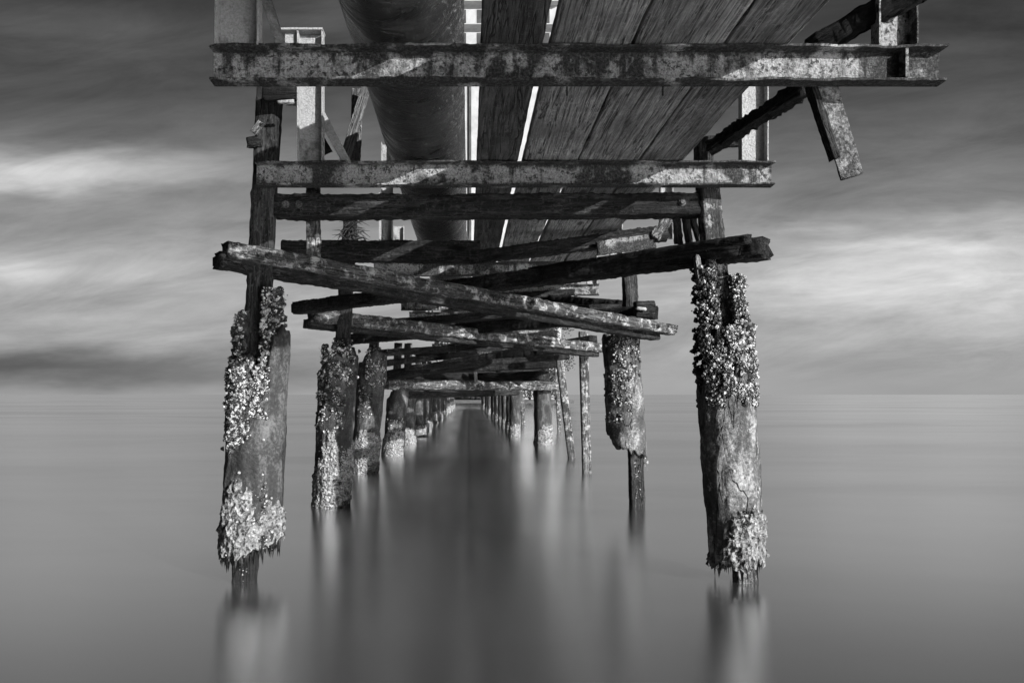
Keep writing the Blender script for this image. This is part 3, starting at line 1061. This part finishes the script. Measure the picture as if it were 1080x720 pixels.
# rag and bracket at the top of the left core
rt = empty('torn_bracket', P(275, 157, 3.72))
tag(rt, 'small torn dark bracket sticking out left of the nearest left pile top', 'bracket')
bar('plate', P(262, 151, 3.70), P(276, 150, 3.70), 0.04, 0.055, M_DARK, rt, rough=0.012, rag=0.02)
bar('twisted_strip', P(268, 140, 3.69), P(276, 130, 3.69), 0.02, 0.035, M_SPLINT, rt, rough=0.012, rag=0.02)
bk = empty('hook_bracket', P(300, 94, 3.4))
tag(bk, 'dark steel hook bracket under the left part of the nearest beam', 'bracket')
bar('plate', P(279, 100, 3.62), P(312, 99, 3.62), 0.04, 0.07, M_DARK, bk, rough=0.006)
bar('hook', P(294, 108, 3.55), P(308, 107, 3.55), 0.018, 0.018, M_POST, bk, rough=0.003, n=2)

# splintered post head at right
sp = empty('splintered_post', P(724, 256, 3.9))
tag(sp, 'splintered pale timber head beside the core of the nearest right pile', 'post')
bar('splinter', P(716, 256, 3.90), P(713, 224, 3.90), 0.04, 0.045, M_SPLINT, sp, rough=0.012, rag=0.03, n=4)
bar('splinter', P(727, 257, 3.89), P(722, 222, 3.89), 0.04, 0.04, M_SPLINT, sp, rough=0.012, rag=0.04, n=4)
bar('splinter', P(738, 255, 3.88), P(729, 228, 3.88), 0.03, 0.03, M_SPLINT, sp, rough=0.010, rag=0.04, n=4)
o = bar('splinter', P(738, 300, 3.70), P(735, 272, 3.70), 0.03, 0.035, M_SPLINT, rough=0.008, rag=0.03, n=4)
tag(o, 'pale wood splinter standing at the top left of the nearest right pile barnacles', 'splinter')
o = bar('root_block', P(690, 250, 4.2), P(704, 231, 4.2), 0.06, 0.06, M_TIMBER, rough=0.02, rag=0.03, n=3)
tag(o, 'knotty wood lump at the right end of the sagging third cap timber', 'block')
bb = empty('bolt_block', P(680, 328, 6.1))
tag(bb, 'dark square block with a bolt at the second right pile top', 'block')
bar('block', P(670, 327, 6.05), P(688, 327, 6.05), 0.13, 0.145, M_DARK, bb, rough=0.008)
bar('bolt', P(672, 325, 5.96), P(681, 326, 5.96), 0.03, 0.03, M_POST, bb, rough=0.002, n=2)

# tangle of dry weed on the second left core
V, Fc = [], []
c = P(371, 245, 6.1)
for q in range(110):
    a = random.uniform(0, 6.28)
    p = c + Vector((random.gauss(0, .03), random.gauss(0, .03), random.uniform(-.12, .09)))
    d = Vector((math.cos(a) * .13, math.sin(a) * .08, random.uniform(-.13, .05)))
    rr = 0.006
    o_ = len(V)
    s_ = Vector((0, 0, rr)) if abs(d.z) < 0.05 else Vector((rr, 0, 0))
    mid = p + d * 0.5 + Vector((0, 0, 0.02))
    for pt, k_ in ((p, 1), (mid, 0.8), (p + d, 0.2)):
        V += [pt + s_ * k_, pt - s_ * k_ * 0.5 + Vector((0, rr * k_, 0)), pt - s_ * k_ * 0.5 - Vector((0, rr * k_, 0))]
    for i in range(2):
        for j in range(3):
            a1, b1 = o_ + i * 3 + j, o_ + i * 3 + (j + 1) % 3
            Fc.append((a1, b1, b1 + 3, a1 + 3))
o = link('weed_tangle', V, Fc, M_WEED)
tag(o, 'dark dry tangle of weed caught on the second left pile post', 'seaweed')

# ------------------------------------------------------------------ quay and white block at the landward end
V, Fc = box_vf(-7.0, 12.5, 84, 125, -1.0, 0.35)
q_ = link('ground', V, Fc, M_QUAY, None, None, False)
q_['kind'] = 'structure'
bd = empty('apartment_block', (4.5, 92, 0.35))
tag(bd, 'tall white building seen only in the slits between the pipe and the planks', 'building')
bx0, bx1 = -3.0, 12.0
V, Fc = box_vf(bx0, bx1, 92, 104, 0.35, 60)
link('wall', V, Fc, M_WALL, None, bd, False)
for s in range(13, 19):
    z = 3.4 + s * 3.0
    V, Fc = box_vf(bx0 + 0.2, bx1 - 0.2, 90.9, 91.995, z - 0.12, z)
    bl = link('balcony', V, Fc, M_WALL, None, bd, False)
    if s:
        for k in range(5):
            x = bx0 + 1.4 + k * 2.7
            V, Fc = box_vf(x, x + 1.3, 91.95, 91.99, z + 0.5, z + 2.3)
            link('window', V, Fc, M_GLASS, None, bd, False)
for x in (0.1, 9.6):
    V, Fc = box_vf(x, x + 0.28, 91.7, 91.98, 0.4, 41.9)
    link('drainpipe', V, Fc, M_QUAY, None, bd, False)
V, Fc = box_vf(bx0 - 0.2, bx1 + 0.2, 91.5, 104.3, 60.003, 60.4)
link('roof', V, Fc, M_WALL, None, bd, False)

# dark trees in front of the white building
def tree(x, y, hgt, label):
    r = empty('tree', (x, y, 0.35))
    tag(r, label, 'tree', 'dark trees at the landward end')
    bar('trunk', (x, y, 0.3), (x + 0.2, y, 0.35 + hgt * 0.55), 0.3, 0.3, M_DARK, r, n=2, step=0.3, rough=0.05, k=10)
    V, Fc = [], []
    cl = [(random.gauss(0, 1.0), random.gauss(0, .8), hgt * random.uniform(.3, .95)) for _ in range(26)]
    for q in range(2200):
        c = random.choice(cl)
        p = Vector((x + c[0] + random.gauss(0, .5), y + c[1] + random.gauss(0, .5), 0.35 + c[2] + random.gauss(0, .45)))
        if p.z < 0.8:
            continue
        a = Vector((random.gauss(0, 1), random.gauss(0, 1), random.gauss(0, 1))).normalized()
        b = a.orthogonal().normalized() * 0.10
        a = a * 0.17
        o_ = len(V)
        V += [p - a, p + b, p + a, p - b]
        Fc.append((o_, o_ + 1, o_ + 2, o_ + 3))
    link('crown', V, Fc, M_LEAF, None, r, False)


for (x, h_, lab) in [(0.8, 9.5, 'left dark tree in front of the white building, behind the far piles'),
                     (4.6, 11.5, 'tallest dark tree in front of the white building'),
                     (7.6, 9.0, 'dark tree right of the tallest one in front of the white building'),
                     (10.8, 12.0, 'dark tree at the right edge of the white building, above the stout pile')]:
    tree(x, 88.0, h_, lab)

hr = empty('hedge', (2.5, 86, 0.35))
V, Fc = [], []
for q in range(8000):
    p = Vector((random.uniform(-6, 11.5), 86 + random.gauss(0, .5), 0.4 + random.random() ** 0.7 * (2.6 + 1.2 * nz(q * 0.0, 0, 0))))
    p.z *= 1.3 + 0.6 * abs(nz(p.x * 0.7, 3, 1))
    a = Vector((random.gauss(0, 1), random.gauss(0, 1), random.gauss(0, 1))).normalized()
    b = a.orthogonal().normalized() * 0.10
    a = a * 0.16
    o_ = len(V)
    V += [p - a, p + b, p + a, p - b]
    Fc.append((o_, o_ + 1, o_ + 2, o_ + 3))
link('foliage', V, Fc, M_LEAF, None, hr, False)
tag(hr, 'low dark hedge along the far shore under the end of the deck', 'hedge')

# sub-parts: pieces that sit on one part of their thing go one level deeper
SUB = {'marine_crust': 'jacket', 'hanging_weed': 'jacket', 'stiffener': 'cross_beam', 'nail': 'cross_beam', 'post_cap': 'post',
       'post_plate': 'post', 'balcony': 'wall', 'window': 'wall', 'drainpipe': 'wall', 'hook': 'plate'}
for o in list(COL.objects):
    kind_ = o.name.split('.')[0]
    if kind_ in SUB and o.parent is not None and o.parent.type == 'EMPTY':
        host = [c for c in o.parent.children if c.name.split('.')[0] == SUB[kind_]]
        if host:
            mb = o.matrix_basis.copy()
            o.parent = host[0]
            o.matrix_basis = host[0].matrix_basis.inverted() @ mb
